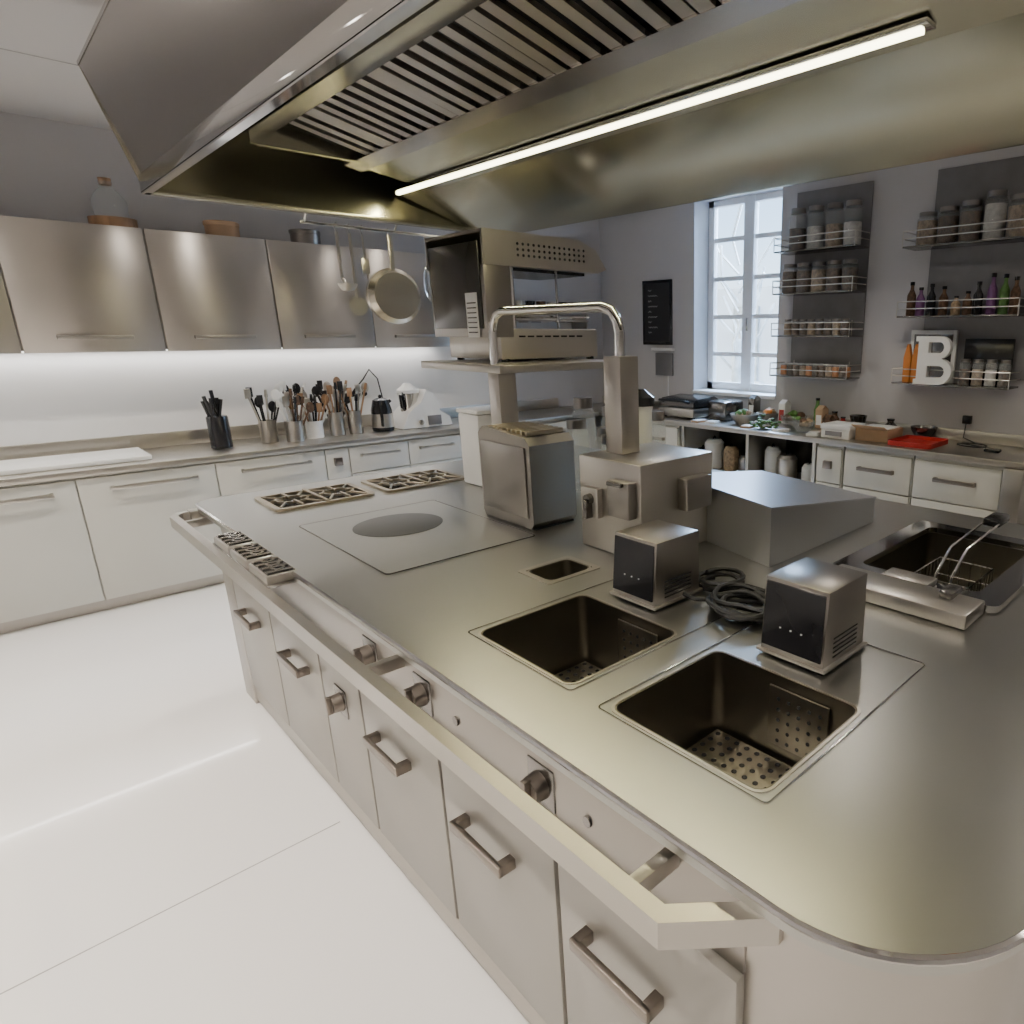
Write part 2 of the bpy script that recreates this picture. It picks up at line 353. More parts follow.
for j in range(8): sg.box(1.85+.05*j,1.885+.05*j,2.776,2.78,1.66,1.668,BLACK)
sg.box(1.82,2.3,2.80,3.25,1.735,1.745,CHROME)
for i in range(12): sg.tube([(1.82,2.82+.037*i,1.76),(2.32,2.82+.037*i,1.76)],.004,CHROME,6)
for y in (2.80,3.24): sg.tube([(1.84,y,1.70),(1.84,y,1.98)],.012,CHROME); sg.tube([(2.10,y,1.70),(2.10,y,1.98)],.006,CHROME)
sg.box(1.85,2.3,2.82,3.22,1.965,1.98,BLACK)
for sx in (1.78,2.30):
    for sy in (2.80,3.22): sg.cyl((sx,sy,1.546),(sx,sy,1.56),.02,.02,BLACK)
sg.box(1.669,1.672,2.83,2.93,1.66,1.86,WHITE)
for i in range(7): sg.box(1.668,1.669,2.84,2.92,1.68+.022*i,1.685+.022*i,BLACK)
sg.done()
vm=MB('vacuum_sealer_unit')
vm.prism([(2.16,.93),(2.16,1.25),(2.19,1.28),(2.50,1.30),(2.535,1.27),(2.535,.93),(2.52,.905),(2.18,.905)],'x',1.45,1.67,MSTEEL)
vm.box(1.444,1.45,2.19,2.51,.95,1.24,MSTEEL,.002)
for i in range(9):
    y=2.20+.034*i; vm.box(1.47,1.65,y,y+.014,1.282,1.302,BULBG,.002)
vm.box(1.67,1.69,2.20,2.50,.93,1.22,BLACK,.004)
vm.box(1.46,1.66,2.17,2.53,.901,.907,BLACK); vm.done()
wb=MB('white_container'); wb.box(1.72,1.93,3.00,3.20,.901,1.28,WHITE,.015); wb.box(1.715,1.935,2.995,3.205,1.28,1.30,WHITE,.006); wb.done()
def jar(x,y,z,r,h,cont,fill=.8,name='glass_jar',lid=LID,into=None):
    o=into or MB(name)
    if cont: o.cyl((x,y,z+.004),(x,y,z+.004+h*.85*fill),r*.93,r*.93,cont,20)
    o.lathe([(0,0),(r,0),(r,h*.80),(r*.8,h*.87),(r*.8,h*.9)],(x,y,z),GLASS,20)
    o.cyl((x,y,z+h*.88),(x,y,z+h),r*.85,r*.85,lid,20)
    if not into: o.done()
jar(2.05,2.62,.901,.06,.36,None); jar(2.22,2.55,.901,.055,.42,BEIGE,.3); jar(2.2,2.75,.901,.06,.45,None); jar(2.4,2.62,.901,.06,.40,WHITE,.3); jar(2.45,2.45,.901,.05,.38,None)
jar(2.05,2.40,.901,.05,.34,BROWN,.4); jar(1.95,2.25,.901,.05,.33,None)
jg=MB('measuring_jug'); jg.lathe([(0,0),(.05,0),(.055,.02),(.055,.40),(.065,.46),(.06,.47),(.03,.5),(0,.5)],(2.25,2.36,.901),WHITE,24)
jg.lathe([(.067,.43),(.069,.43),(.069,.47),(.02,.51),(0,.51)],(2.25,2.36,.903),BLACK,24); jg.tube([(2.20,2.36,1.33),(2.14,2.33,1.30),(2.14,2.33,1.15),(2.20,2.36,1.08)],.011,WHITE); jg.done()
# ------------------------------------------------------------------ hood
HX0,HX1,HY0,HY1,HZ=.67,2.31,.05,3.72,2.25
hd=MB('extraction_hood')
TX=HX0-.115; TY=HY1+.08; TZ=2.72
hd.hexa([(HX0,HY0,HZ+.065),(HX0+.012,HY0,HZ+.065),(HX0+.012,HY1,HZ+.065),(HX0,HY1,HZ+.065),(TX,HY0,TZ),(TX+.012,HY0,TZ),(TX+.012,TY,TZ),(TX,TY,TZ)],HOODF)
hd.hexa([(HX0,HY1-.012,HZ+.02),(HX1,HY1-.012,HZ+.02),(HX1,HY1,HZ+.02),(HX0,HY1,HZ+.02),(TX,TY-.012,TZ),(HX1,TY-.012,TZ),(HX1,TY,TZ),(TX,TY,TZ)],HOOD)
hd.box(HX0-.006,HX0+.010,HY0,HY1+.006,HZ,HZ+.067,CHROME,.001)
hd.box(HX0-.006,HX0+.022,HY0,HY1+.006,HZ-.004,HZ+.004,CHROME)
hd.box(HX0+.010,HX0+.022,HY0,HY1,HZ,2.42,HOOD)
hd.box(HX0+.022,1.0,HY0,HY1-.02,2.60,2.61,HOOD)
hd.box(TX,HX1,HY0,TY,2.71,2.725,HOODF)
hd.box(HX0,HX1,HY1-.05,HY1+.006,HZ-.004,HZ+.02,HOOD,.002)
hd.box(HX0+.02,HX1,HY0,HY0+.015,HZ,2.71,HOOD)
hd.box(HX1-.015,HX1,HY0,HY1,HZ,2.71,HOODF)
hd.prism([(1.78,2.40),(1.80,2.385),(HX1-.02,HZ-.02),(HX1+.004,HZ-.02),(HX1+.004,HZ+.02),(1.80,2.42)],'y',HY0,HY1-.02,HOOD)
hd.prism([(1.46,2.435),(1.80,2.385),(1.80,2.69),(1.46,2.69)],'y',HY0,3.42,HOOD)
hd.prism([(1.09,2.56),(1.42,2.48),(1.42,2.70),(1.09,2.70)],'y',HY0,3.28,SLOT)
hd.prism([(.975,2.468),(1.09,2.495),(1.09,2.69),(.975,2.69)],'y',HY0,3.34,HOODF)
hd.prism([(1.39,2.430),(1.47,2.415),(1.48,2.46),(1.40,2.47)],'y',HY0,3.42,HOODF)
hd.box(.975,1.48,3.28,3.31,2.425,2.70,HOOD)
y=HY0+.04; n=0
while y<3.22:
    hd.prism([(1.085,2.505),(1.40,2.436),(1.405,2.451),(1.09,2.52)],'y',y,y+.046,STEEL)
    hd.prism([(1.085,2.52),(1.405,2.451),(1.405,2.475),(1.085,2.545)],'y',y+.040,y+.046,STEEL)
    n+=1
    if n%6==0:
        hd.prism([(1.08,2.499),(1.41,2.428),(1.415,2.452),(1.085,2.525)],'y',y+.06,y+.11,STEEL); y+=.125
    else: y+=.090
hd.box(1.1,1.95,.9,2.9,2.725,CZ-.001,HOODF)
hd.done()
ls=MB('hood_light_strip'); ls.box(1.708,1.727,.80,3.60,2.372,2.384,LEDY,.002); ls.box(1.69,1.745,.78,3.62,2.383,2.395,CHROME,.002); ls.done()
RY=3.82; RZ=2.22
hr=MB('utensil_rail'); hr.tube([(1.30,RY,RZ),(2.25,RY,RZ)],.008,CHROME)
for x in (1.32,1.78,2.2): hr.tube([(x,RY,RZ),(x,RY-.03,RZ+.03),(x,HY1+.012,RZ+.06)],.006,CHROME)
hr.done()
def hook(o,x): o.tube([(x,RY,RZ-.03),(x,RY+.014,RZ-.01),(x,RY+.012,RZ+.012),(x,RY-.006,RZ+.012)],.003,CHROME,6)
o=MB('hanging_saute_pan'); x=1.74; hook(o,x)
PAN=mat('pan_steel',(.74,.69,.58),1,.22,.02,6,(1,1,1),.01)
T=Matrix.Translation((x,RY-.01,1.88))@Matrix.Rotation(math.radians(90),4,'X')
o.lathe([(0,.02),(.12,.02),(.145,.0),(.15,0),(.125,.026),(0,.026)],(0,0,0),PAN,36,T)
o.lathe([(.145,-.03),(.15,-.03),(.15,0),(.145,0)],(0,0,0),PAN,36,T)
o.box(x-.013,x+.013,RY-.02,RY-.008,2.02,RZ-.02,STEEL,.002); o.done()
o=MB('hanging_ladle'); x=1.47; hook(o,x); o.tube([(x,RY,RZ-.03),(x,RY,1.96),(x,RY-.03,1.93)],.009,STEEL)
o.lathe([(0,-.04),(.03,-.033),(.045,-.01),(.048,0),(.044,0),(.03,-.028),(0,-.035)],(x,RY-.06,1.93),STEEL,20); o.done()
o=MB('hanging_skimmer'); x=1.535; hook(o,x); o.tube([(x,RY,RZ-.03),(x,RY,1.86)],.009,STEEL); o.cyl((x,RY-.004,1.82),(x,RY+.004,1.82),.05,.045,STEEL); o.done()
o=MB('hanging_whisk'); x=1.96; hook(o,x); o.tube([(x,RY,RZ-.03),(x,RY,2.06)],.009,STEEL)
for k in range(5):
    a=k*math.pi/5; o.tube([(x+.035*math.sin(t)*math.cos(a),RY+.035*math.sin(t)*math.sin(a),1.96+.10*math.cos(t)) for t in [i*math.pi*2/16 for i in range(16)]],.0015,CHROME,5,closed=True)
o.done()
o=MB('hanging_sieve'); x=2.08; hook(o,x); o.tube([(x,RY,RZ-.03),(x,RY,2.02)],.005,STEEL); o.lathe([(.07,0),(.075,0),(.075,.01),(.05,.05),(0,.07)],(0,0,0),STEEL,20,Matrix.Translation((x,RY,1.95))@Matrix.Rotation(math.radians(90),4,'X')); o.done()
o=MB('hanging_spatula'); x=1.60; hook(o,x); o.tube([(x,RY,RZ-.03),(x,RY,2.06)],.005,STEEL); o.box(x-.02,x+.02,RY-.002,RY+.002,1.99,2.07,STEEL,.001); o.done()
# ------------------------------------------------------------------ back run
CY=5.15
def handle_x(m,y,x,z,L,mt=HANDLE,d=.04):
    m.box(x-L/2,x+L/2,y-d,y-d+.012,z-.012,z+.012,mt,.003)
    for s_ in (-1,1): m.box(x+s_*(L/2-.01)-.01,x+s_*(L/2-.01)+.01,y-d+.005,y,z-.012,z+.012,mt,.003)
bw=MB('back_worktop'); bw.box(-1.9,4.32,CY,WY1-.002,.86,.90,STEEL,.004); bw.box(-1.9,4.32,WY1-.03,WY1-.002,.90,1.0,STEEL,.003); bw.done()
def base(x0,x1,kind):
    o=MB('base_cabinet'); o.box(x0,x1,CY+.04,WY1-.005,.08,.855,WDOOR); o.box(x0,x1,CY+.09,WY1-.05,0,.08,STEELX)
    if kind=='door':
        o.box(x0+.004,x1-.004,CY+.02,CY+.04,.085,.845,WDOOR,.003); handle_x(o,CY+.02,(x0+x1)/2+.02,.775,.44,STEEL)
    elif kind=='drawers':
        for a,b in ((.085,.36),(.366,.64),(.646,.845)):
            o.box(x0+.004,x1-.004,CY+.02,CY+.04,a,b-.003,WDOOR,.003)
            handle_x(o,CY+.02,(x0+x1)/2,b-.07,.3,STEEL)
    else:
        o.box(x0+.004,x1-.004,CY+.02,CY+.04,.085,.845,WDOOR,.003); o.box((x0+x1)/2-.03,(x0+x1)/2+.03,CY-.0,CY+.02,.72,.78,HANDLE,.004)
    o.done()
for a,b,k in ((-1.9,-1.05,'door'),(-1.05,-.36,'door'),(-.36,.33,'door'),(.33,1.02,'door'),(1.02,1.70,'door'),(1.70,1.87,'knob'),(1.87,2.33,'drawers'),(2.33,2.80,'drawers'),(2.80,3.5,'drawers'),(3.5,4.3,'door')): base(a,b,k)
MB('backsplash_panel').box(-1.9,3.6,WY1-.012,WY1-.001,1.0,1.58,SPLASH).done()
UY=5.50
def upper(x0,x1):
    o=MB('wall_cabinet'); o.box(x0,x1,UY+.02,WY1-.001,1.575,2.31,STEELX); o.box(x0+.004,x1-.004,UY,UY+.02,1.565,2.315,STEELU,.003)
    handle_x(o,UY,(x0+x1)/2,1.655,.36,STEELX,.035); o.done()
for x in (-1.77,-1.09,-.41,.27,.95,1.63,2.31): upper(x,x+.678)
ul=MB('under_cabinet_light'); ul.box(-1.7,2.95,WY1-.10,WY1-.07,1.563,1.574,LEDW); ul.done()
o=MB('cutting_board'); o.box(-.8,.72,5.27,5.72,.901,.93,WHITE,.006); o.done()
o=MB('knife_block'); o.lathe([(0,0),(.065,0),(.065,.21),(.06,.22),(0,.22)],(1.15,5.5,.901),BLACK,24)
for i in range(9):
    a=random.uniform(0,6.28); r=random.uniform(.01,.045); dx=random.uniform(-.04,.04)
    p=(1.15+r*math.cos(a),5.5+r*math.sin(a),1.10); q=(p[0]+dx,p[1]-.01,1.20+random.uniform(0,.12)); o.cyl(p,q,.011,.012,BLACK,10)
o.done()
def crock(x,y,r,h,m,n,cols):
    o=MB('utensil_crock'); o.lathe([(0,0),(r,0),(r,h),(r*.93,h),(r*.93,.01),(0,.01)],(x,y,.901),m,24)
    for i in range(n):
        a=i*2.4; lean=random.uniform(.02,.09); L=random.uniform(.08,.2); c=random.choice(cols)
        p=Vector((x+r*.3*math.cos(a),y+r*.3*math.sin(a),.93)); q=Vector((x+(r*.7+lean)*math.cos(a),y+(r*.7+lean*.5)*math.sin(a),.901+h+L))
        o.cyl(p,q,.006,.007,c,8)
        if i%3==0: o.sph(q,.03,c,(1,.25,1.4),10)
        elif i%3==1: o.box(q.x-.02,q.x+.02,q.y-.003,q.y+.003,q.z-.02,q.z+.05,c,.003)
        else: o.cyl(q,q+(q-p).normalized()*.05,.012,.009,c,10)
    o.done()
crock(1.45,5.50,.055,.16,STEEL,8,[BLACK,BLACK,STEEL]); crock(1.60,5.42,.06,.15,STEEL,13,[BLACK,STEEL,BROWN,WHITE]); crock(1.757,5.48,.06,.13,WHITE,13,[WOOD,WHITE,BLACK,STEEL]); crock(1.93,5.50,.055,.18,STEEL,13,[WOOD,BLACK,STEEL])
crock(2.06,5.48,.05,.18,STEEL,11,[BLACK,WOOD,STEEL]); crock(1.98,5.65,.05,.2,BLACK,9,[BLACK,WOOD,WHITE]); crock(1.68,5.62,.05,.18,STEEL,10,[BLACK,STEEL,WHITE])
o=MB('electric_kettle'); o.lathe([(0,0),(.08,0),(.085,.02),(.08,.17),(.06,.25),(.03,.265),(0,.27)],(2.28,5.48,.901),BLACK,24); o.lathe([(.084,.03),(.087,.03),(.082,.14),(.078,.14)],(2.28,5.48,.901),STEEL,24)
o.tube([(2.24,5.42,1.13),(2.22,5.36,1.15),(2.22,5.34,1.03),(2.24,5.39,.95)],.012,BLACK); o.sph((2.28,5.48,1.18),.015,BLACK)
o.tube([(2.33,5.5,1.11),(2.37,5.5,1.14)],.014,BLACK); o.done()
o=MB('food_processor')
o.prism([(2.40,.905),(2.84,.905),(2.82,.98),(2.74,1.03),(2.69,1.18),(2.63,1.22),(2.58,1.12),(2.46,1.03)],'y',5.38,5.66,WHITE)
o.lathe([(0,0),(.07,0),(.085,.16),(.085,.19),(.05,.22),(.03,.24),(0,.24)],(2.54,5.53,1.02),CHROME,24); o.lathe([(.087,.17),(.092,.17),(.092,.195),(.05,.225),(.03,.25),(0,.25)],(2.54,5.53,1.02),WHITE,24)
o.tube([(2.47,5.48,1.19),(2.43,5.44,1.18),(2.44,5.45,1.08),(2.48,5.49,1.05)],.012,BLACK); o.box(2.62,2.74,5.372,5.382,.92,1.0,GREYP,.003); o.cyl((2.56,5.38,.95),(2.56,5.365,.95),.02,.02,STEEL)
for sx in (2.45,2.77):
    for sy in (5.43,5.63): o.cyl((sx,sy,.9005),(sx,sy,.906),.015,.015,BLACK)
o.done()
o=MB('power_socket'); o.box(2.15,2.35,WY1-.02,WY1-.012,1.14,1.22,WHITE,.003)
for x in (2.2,2.3): o.cyl((x,WY1-.02,1.18),(x,WY1-.023,1.18),.022,.022,BLACK)
o.done()
o=MB('power_lead'); o.tube([(2.42,5.68,.91),(2.42,5.72,.95),(2.44,5.80,1.10),(2.42,5.82,1.30),(2.36,5.822,1.38),(2.30,5.822,1.30),(2.2,5.815,1.2)],.006,RUBBER); o.done()
o=MB('storage_demijohn'); o.cyl((.83,5.62,2.316),(.83,5.62,2.37),.12,.12,WOOD,24); o.lathe([(0,0),(.085,0),(.09,.1),(.06,.15),(.03,.18),(.035,.21),(.03,.21)],(.83,5.62,2.371),GLASS,24); o.cyl((.83,5.62,2.56),(.83,5.62,2.6),.03,.033,WOOD); o.done()
for x,m_ in ((1.42,CARD),(1.95,LID)):
    o=MB('storage_tin'); o.lathe([(0,0),(.10,0),(.10,.075),(.105,.077),(.105,.10),(.10,.104),(0,.104)],(x,5.66,2.316),m_,28); o.done()
o=MB('wall_shelf'); o.box(3.6,4.6,WY1-.25,WY1-.001,1.86,1.885,STEEL,.003); o.box(3.6,4.6,WY1-.25,WY1-.001,1.5,1.525,STEEL,.003)
for x in (3.62,4.58): o.box(x-.01,x+.01,WY1-.25,WY1-.001,1.5,1.96,STEEL)
o.done()
o=MB('shelf_crockery')
for i in range(7): o.lathe([(0,0),(.035,0),(.05,.10),(.045,.10),(.03,.01),(0,.01)],(3.7+.13*i,5.72,1.886),[BROWN,STEEL,BLACK][i%3],18)
for i in range(6): o.lathe([(0,0),(.04,0),(.05,.14),(.045,.14),(.035,.01),(0,.01)],(3.72+.15*i,5.72,1.526),[STEEL,BROWN,BLACK][i%3],18)
o.done()
# ------------------------------------------------------------------ right run
RX=4.35
rw=MB('side_worktop'); rw.box(RX,WX1-.002,.9,WY1-.002,.86,.90,STEEL,.004); rw.box(WX1-.03,WX1-.002,.9,WY1-.002,.90,.98,STEEL,.003); rw.done()
def sdraw(y0,y1,kind=0):
    o=MB('drawer_cabinet'); o.box(RX+.045,WX1-.005,y0,y1,.08,.855,WDOOR); o.box(RX+.1,WX1-.05,y0,y1,0,.08,STEEL)
    for a,b in ((.085,.30),(.306,.56),(.566,.835)):
        o.box(RX+.02,RX+.045,y0+.006,y1-.006,a,b-.004,WDOOR,.003)
        if kind==0: handle_y(o,RX+.02,(y0+y1)/2,b-.12,.28,HANDLE,.04)
        else: o.box(RX-.01,RX+.02,(y0+y1)/2-.035,(y0+y1)/2+.035,b-.16,b-.10,HANDLE,.004)
    o.done()
sdraw(1.25,1.84); sdraw(1.85,2.38); sdraw(2.40,2.62,1); sdraw(4.10,4.70)
MB('tall_side_panel').box(RX-.02,WX1-.01,1.12,1.24,0,.855,STEEL,.004).done()
o=MB('open_shelf_unit'); o.box(WX1-.03,WX1-.005,2.63,4.09,.05,.85,DSTEEL); o.box(RX+.05,WX1-.03,2.63,4.09,.08,.10,STEEL); o.box(RX+.08,WX1-.03,2.63,4.09,.44,.46,STEEL)
o.box(RX+.05,WX1-.03,3.3,3.33,.10,.86,STEEL)
for y in (2.66,4.06): o.box(RX+.05,RX+.08,y-.015,y+.015,0,.86,STEEL)
o.done()
cols=[WHITE,STEEL,WHITE,DSTEEL,BEIGE,WHITE,BLACK]
for i,y in enumerate((2.82,3.05,3.2,3.47,3.66,3.86,4.0)):
    o=MB('storage_pot'); r=.07+.02*(i%2); h=.14+.05*(i%3)
    o.lathe([(0,0),(r*.85,0),(r,.03),(r,h),(r*.95,h),(r*.7,h+.03),(0,h+.035)],(4.62,y,.461),cols[i],22); o.tube([(4.62-.02,y,.461+h+.03),(4.62,y,.461+h+.055),(4.62+.02,y,.461+h+.03)],.006,BLACK); o.done()
o=MB('storage_crate'); o.box(4.5,4.9,2.7,3.1,.101,.33,WHITE,.01); o.box(4.48,4.92,2.68,3.12,.31,.335,WHITE,.006); o.done()
o=MB('storage_crate'); o.box(4.5,4.9,3.45,3.95,.101,.33,CARD,.01); o.box(4.49,4.91,3.44,3.96,.31,.335,CARD,.006); o.done()
def shelfset(name,y0,y1,zs,px0,px1,pz0,pz1):
    o=MB(name); o.box(WX1-.015,WX1-.001,px0,px1,pz0,pz1,GREYP)
    for z in zs:
        o.box(WX1-.24,WX1-.015,y0,y1,z-.012,z,DSTEEL,.002)
        for zz in (z+.05,z+.10):
            o.tube([(WX1-.02,y0,zz),(WX1-.24,y0,zz),(WX1-.24,y1,zz),(WX1-.02,y1,zz)],.004,STEEL,6)
        for yy in (y0,y1): o.tube([(WX1-.24,yy,z-.01),(WX1-.24,yy,z+.10)],.004,STEEL,6)
        for yy in (y0+.1,y1-.1): o.tube([(WX1-.02,yy,z-.012),(WX1-.02,yy,z+.12)],.005,STEEL,6)
    o.done()
S1=[1.33,1.66,2.0,2.33]
shelfset('jar_shelf_rack',2.62,3.36,S1,2.62,3.30,1.36,2.80)
S2=[1.32,1.80,2.28]
shelfset('jar_shelf_rack',1.40,2.24,S2,1.2,2.12,1.36,2.80)
for y,c in ((2.70,FLOUR),(2.86,BEIGE),(3.03,FLOUR),(3.2,BROWN)): jar(4.86,y,2.331,.072,.32,c,.6)
for y,c in ((2.70,BROWN),(2.84,BROWN),(2.98,BEIGE),(3.12,BROWN),(3.26,BROWN)): jar(4.86,y,2.001,.064,.23,c,.85)
o=MB('spice_jars')
for i in range(8): jar(4.84,2.70+.078*i,1.661,.034,.13,[BROWN,BEIGE,BROWN][i%3],.9,into=o)
o.done(); o=MB('spice_jars')
for i in range(10): 
    for k in (0,1): jar(4.82+.08*k,2.69+.063*i,1.331,.028,.10,[BROWN,ORANGE,BEIGE,BROWN][(i+k)%4],.9,into=o)
o.done()
for y,c,h in ((1.50,BEIGE,.26),(1.65,FLOUR,.30),(1.81,BROWN,.26),(1.96,BROWN,.24),(2.11,BEIGE,.22)): jar(4.86,y,2.281,.072,h,c,.85)
for i,(y,c,h) in enumerate(((1.46,BROWN,.24),(1.53,GREEN,.26),(1.61,PURPLE,.27),(1.70,BLACK,.22),(1.77,BROWN,.16),(1.85,BEIGE,.13),(1.94,BROWN,.2),(2.03,BLACK,.22),(2.11,PURPLE,.2),(2.18,BROWN,.24))):
    o=MB('sauce_bottle'); r=.032; o.lathe([(0,0),(r,0),(r,h*.6),(r*.4,h*.78),(r*.4,h*.95),(0,h*.95)],(4.86,y,1.801),c,18); o.cyl((4.86,y,1.801+h*.9),(4.86,y,1.801+h),r*.5,r*.5,BLACK,14); o.done()
def letterB(x,y,z,H,W):
    def arc(cx,cy,rx,ry,n=12): return [(cx+rx*math.sin(math.pi*i/n),cy-ry*math.cos(math.pi*i/n)) for i in range(n+1)]
    lo=.54*H
    r2=lo/2; r1=(H-lo)/2
    o=MB('decorative_letter_b')
    outl=[(0,0)]+arc(W-r2,r2,r2,r2)[0:12]+arc(W-.02-r1,lo+r1,r1,r1)[1:]+[(0,H)]
    s_=.02; outl=outl+[(-s_,H),(-s_,H-.035),(0,H-.035),(0,.035),(-s_,.035),(-s_,0)]
    t=.055
    h1=[(t+.02,.05),(W-r2,.05)]+arc(W-r2,r2,r2-.05,r2-.05)[1:]+[(t+.02,lo-.05)]
    h2=[(t+.02,lo+.04)]+arc(W-.02-r1,lo+r1,r1-.045,r1-.04)+[(t+.02,H-.04)]
    T=Matrix.Translation((x,y,z))@Matrix.Rotation(math.radians(-90),4,'Z')@Matrix.Rotation(math.radians(90),4,'X')
    o.plate(outl,[h1,h2],-.025,.025,WHITE,T); o.done()
letterB(4.715,2.02,1.322,.335,.25)
o=MB('pasta_packet')
for y in (2.10,2.165): o.prism([(y-.025,1.321),(y+.025,1.321),(y+.028,1.50),(y+.005,1.60),(y-.005,1.60),(y-.028,1.50)],'x',4.84,4.88,ORANGE)
o.done()
for y,c in ((1.46,BROWN),(1.55,FLOUR),(1.64,BEIGE),(1.73,BROWN)): jar(4.84,y,1.321,.038,.18,c,.7)
o=MB('framed_picture'); o.box(4.955,4.98,1.85,2.2,1.321,1.70,WHITE,.003); o.box(4.95,4.956,1.88,2.17,1.35,1.67,DSTEEL); o.done()
o=MB('cookbook'); o.box(4.93,4.96,1.45,1.78,1.321,1.64,BLACK,.003); o.box(4.926,4.93,1.48,1.74,1.38,1.5,DSTEEL); o.done()
o=MB('chalkboard'); o.box(WX1-.02,WX1-.001,4.75,5.17,1.56,2.2,BLACK,.004); o.box(WX1-.022,WX1-.019,4.78,5.14,1.59,2.17,CHALK)
for i in range(9):
    z=2.1-.052*i; P=[(WX1-.023,5.08-.012*k,z+.008*math.sin(k*2.1+i)) for k in range(5+ (i*7)%14)]
    o.tube(P,.0016,WHITE,5)
o.done()
o=MB('wall_tablet'); o.box(WX1-.05,WX1-.001,4.72,5.02,1.50,1.53,WHITE,.004); o.box(WX1-.03,WX1-.001,4.74,4.98,1.25,1.48,GREYP,.006); o.tube([(WX1-.02,4.8,1.25),(WX1-.02,4.8,.985)],.006,WHITE); o.done()
o=MB('contact_grill'); o.box(4.50,4.86,4.02,4.46,.915,1.0,STEEL,.01); o.prism([(4.50,1.01),(4.86,1.01),(4.86,1.07),(4.80,1.10),(4.54,1.08),(4.50,1.05)],'y',4.02,4.46,DSTEEL); o.tube([(4.52,4.08,1.05),(4.44,4.08,1.07),(4.44,4.40,1.07),(4.52,4.40,1.05)],.012,BLACK)
for sy in (4.06,4.42):
    for sx in (4.54,4.82): o.cyl((sx,sy,.9005),(sx,sy,.917),.02,.02,BLACK)
o.done()
o=MB('toaster'); o.box(4.60,4.88,3.72,3.94,.905,1.08,DSTEEL,.03); o.box(4.65,4.83,3.76,3.80,1.078,1.083,BLACK); o.box(4.65,4.83,3.86,3.90,1.078,1.083,BLACK); o.box(4.61,4.87,3.73,3.93,.9005,.91,BLACK); o.done()
def bowl(x,y,r,m,cols,n):
    o=MB('produce_bowl'); o.lathe([(0,0),(r*.5,0),(r*.9,.05),(r,.09),(r*.96,.09),(r*.85,.055),(r*.45,.01),(0,.01)],(x,y,.901),m,28)
    for i in range(n):
        a=random.uniform(0,6.28); q=random.uniform(0,r*.6); o.sph((x+q*math.cos(a),y+q*math.sin(a),.96+random.uniform(0,.05)),random.uniform(.02,.035),random.choice(cols),(1,1.2,.9),10)
    o.done()
bowl(4.62,3.52,.13,STEEL,[GREEN,FLOUR,BEIGE],14); bowl(4.80,3.12,.12,GLASS,[GREEN,BROWN],12); bowl(4.55,2.86,.10,GLASS,[GREEN,BEIGE,BROWN],10); bowl(4.83,3.42,.10,STEEL,[BEIGE,ORANGE],10)
o=MB('herb_bunch')
for i in range(60): 
    x=4.5+random.gauss(0,.04); y=3.2+random.gauss(0,.06); o.sph((x,y,.915+abs(random.gauss(0,.03))),.02,random.choice([GREEN,GREEN,FLOUR]),(1.2,1,.5),6)
o.done()
for (y,h,m,r) in ((2.95,.24,GREEN,.03),(2.78,.14,BROWN,.04),(2.70,.10,RED,.035),(2.28,.12,DSTEEL,.05)):
    o=MB('condiment_bottle'); o.lathe([(0,0),(r,0),(r,h*.6),(r*.5,h*.8),(r*.5,h),(0,h)],(4.9,y,.901),m,18); o.cyl((4.9,y,.901+h*.93),(4.9,y,.905+h),r*.6,r*.6,BLACK,14); o.done()
for (x,y,a,c) in ((4.47,3.76,12,WHITE),(4.45,3.90,-8,CARD),(4.47,2.72,20,WHITE),(4.46,3.02,-15,WHITE),(4.46,3.36,10,CARD)):
    o=MB('paper_stack'); T=Matrix.Translation((x,y,0))@Matrix.Rotation(math.radians(a),4,'Z'); o.box(-.06,.06,-.045,.045,.901,.915,c,.001,T); o.box(-.055,.055,-.045,.04,.915,.921,WHITE,.001,T); o.done()
for (x,y,w_,h,c) in ((4.86,2.88,.05,.16,CARD),(4.88,3.27,.05,.18,WHITE),(4.9,3.62,.05,.20,DSTEEL),(4.70,2.72,.045,.11,BROWN)):
    o=MB('food_carton'); o.box(x-w_,x+w_,y-.035,y+.035,.901,.901+h,c,.004); o.prism([(x-w_,.901+h),(x+w_,.901+h),(x,.901+h+.03)],'y',y-.03,y+.03,c); o.box(x-w_-.001,x-w_+.001,y-.025,y+.025,.93,.901+h*.7,WHITE if c!=WHITE else RED); o.done()
o=MB('white_box'); o.box(4.42,4.66,2.38,2.62,.901,1.0,WHITE,.006); o.box(4.415,4.665,2.375,2.625,.97,1.005,WHITE,.004); o.box(4.415,4.42,2.44,2.58,.92,.955,GREYP); o.done()
o=MB('kitchen_scale'); o.box(4.72,4.92,2.42,2.62,.901,.93,BLACK,.01); o.cyl((4.82,2.52,.93),(4.82,2.52,.95),.03,.03,BLACK); o.cyl((4.82,2.52,.95),(4.82,2.52,.96),.1,.1,STEEL,28); o.lathe([(0,0),(.05,0),(.07,.08),(.065,.08),(0,.01)],(4.82,2.52,.96),DSTEEL); o.done()
o=MB('cardboard_box'); o.box(4.48,4.74,2.10,2.36,.901,.99,CARD,.004); o.box(4.5,4.72,2.12,2.34,.99,1.0,WHITE,.003); o.prism([(4.48,.99),(4.41,1.02),(4.412,1.024),(4.48,.995)],'y',2.10,2.36,CARD); o.done()
o=MB('serving_tray'); o.plate(rrect(4.42,4.78,1.76,2.08,.03,4),[],.901,.909,RED); o.plate(rrect(4.42,4.78,1.76,2.08,.03,4),[rrect(4.43,4.77,1.77,2.07,.025,4)],.909,.935,RED); o.done()
o=MB('mixing_bowl'); o.lathe([(0,0),(.05,0),(.09,.06),(.1,.09),(.095,.09),(.085,.06),(.045,.01),(0,.01)],(4.88,2.0,.901),DSTEEL,26); o.done()
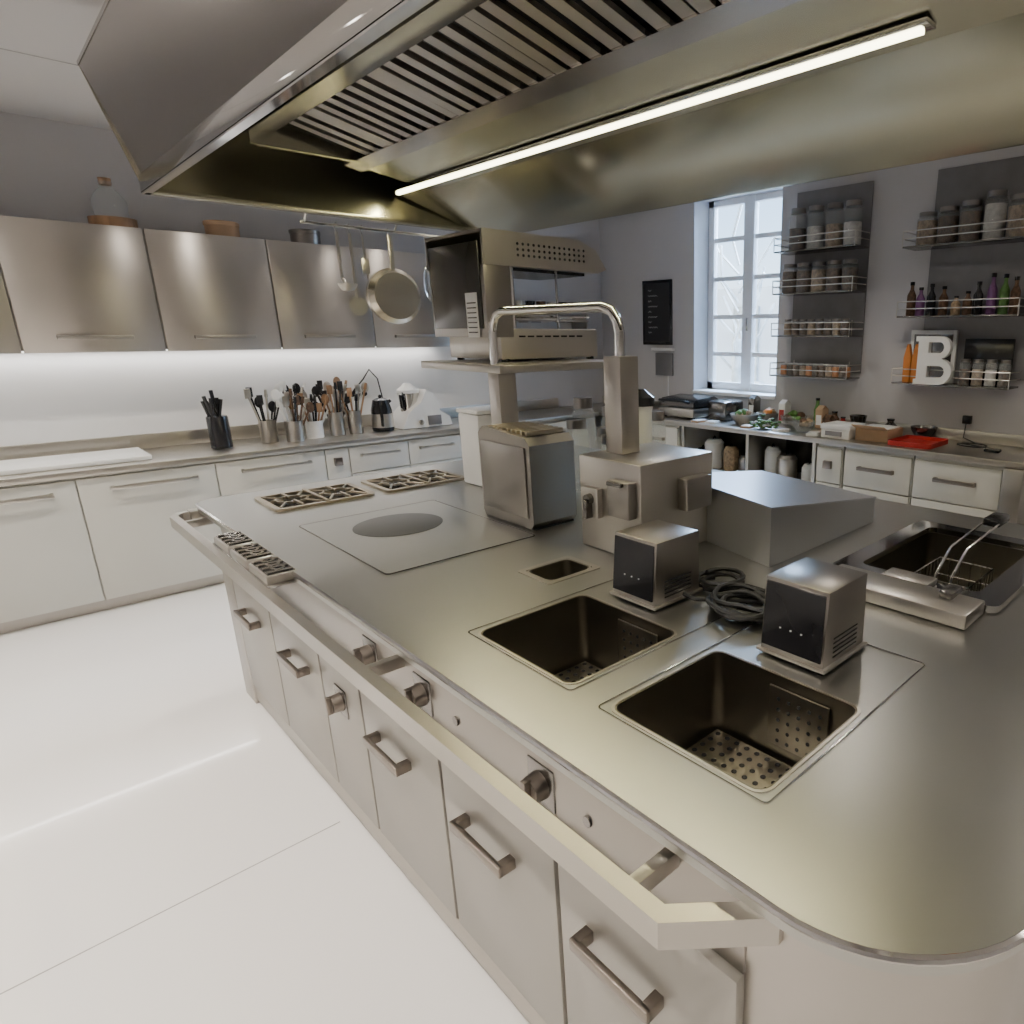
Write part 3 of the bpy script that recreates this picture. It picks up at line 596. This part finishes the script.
o=MB('charger_cable'); o.tube([(4.965,1.72,1.05),(4.94,1.72,.93)]+[(4.78+.08*math.cos(.5*k),1.6+.10*math.sin(.5*k),.908) for k in range(16)]+[(4.7,1.4,.908)],.005,RUBBER); o.box(4.955,4.998,1.69,1.75,1.03,1.09,BLACK,.004); o.done()
o=MB('phone_charger'); o.box(4.6,4.66,1.36,1.46,.901,.92,BLACK,.005); o.box(4.605,4.655,1.365,1.455,.92,.923,DSTEEL,.001); o.done()
# ------------------------------------------------------------------ lights
def area(name,loc,sx,sy,W,col,rot=(0,0,0),spread=None,shape='RECTANGLE'):
    l=bpy.data.lights.new(name,'AREA'); l.shape=shape; l.size=sx
    if shape=='RECTANGLE': l.size_y=sy
    l.energy=W; l.color=col
    if spread: l.spread=math.radians(spread)
    ob=bpy.data.objects.new(name,l); ob.location=loc; ob.rotation_euler=rot; scene.collection.objects.link(ob); return ob
for (x,y,W) in ((-.3,4.4,19),(-.3,3.2,23),(-.3,1.8,23),(-.3,.4,20),(-1.6,4.2,13),(-1.6,2.2,13),(1.3,4.45,10),(2.6,4.45,9),(3.6,3.4,8),(3.6,1.8,8),(3.6,.2,7),(.4,-1.4,12),(2.4,-1.2,10),(-1.6,0,11)):
    o=MB('ceiling_downlight'); o.lathe([(.045,-.004),(.065,-.004),(.065,0),(.045,0)],(x,y,CZ-.0005),CHROME,24); o.cyl((x,y,CZ-.003),(x,y,CZ-.001),.045,.045,SPOTM,24); o.done()
    area('downlight_lamp',(x,y,CZ-.012),.09,0,W,(1,.91,.80),(0,0,0),125,'DISK')
area('hood_lamp',(1.7175,2.2,2.365),.02,2.78,17,(1,.90,.52))
area('undercabinet_lamp',(.62,WY1-.085,1.558),4.6,.03,10,(1,.96,.92))
area('window_daylight',(7.2,4.3,4.0),2.5,2.5,1500,(.45,.66,1),(0,math.radians(52),math.radians(4)))
wd=bpy.data.worlds.new('World'); scene.world=wd; wd.use_nodes=True
nt=wd.node_tree; bg=nt.nodes['Background']; sk=nt.nodes.new('ShaderNodeTexSky'); sk.sky_type='HOSEK_WILKIE'; sk.turbidity=4
sk.sun_direction=Vector((-.6,.5,.6)).normalized()
nt.links.new(sk.outputs[0],bg.inputs[0]); bg.inputs[1].default_value=20.0
# ------------------------------------------------------------------ camera
cd=bpy.data.cameras.new('Camera'); cam=bpy.data.objects.new('Camera',cd); scene.collection.objects.link(cam)
cd.sensor_width=36; cd.lens=650/1024*36; cd.shift_x=-(685-512)/1024; cd.clip_start=.02
cam.location=(0,0,1.68); cam.rotation_euler=(math.radians(90-15.4),0,math.radians(-47.5))
scene.camera=cam
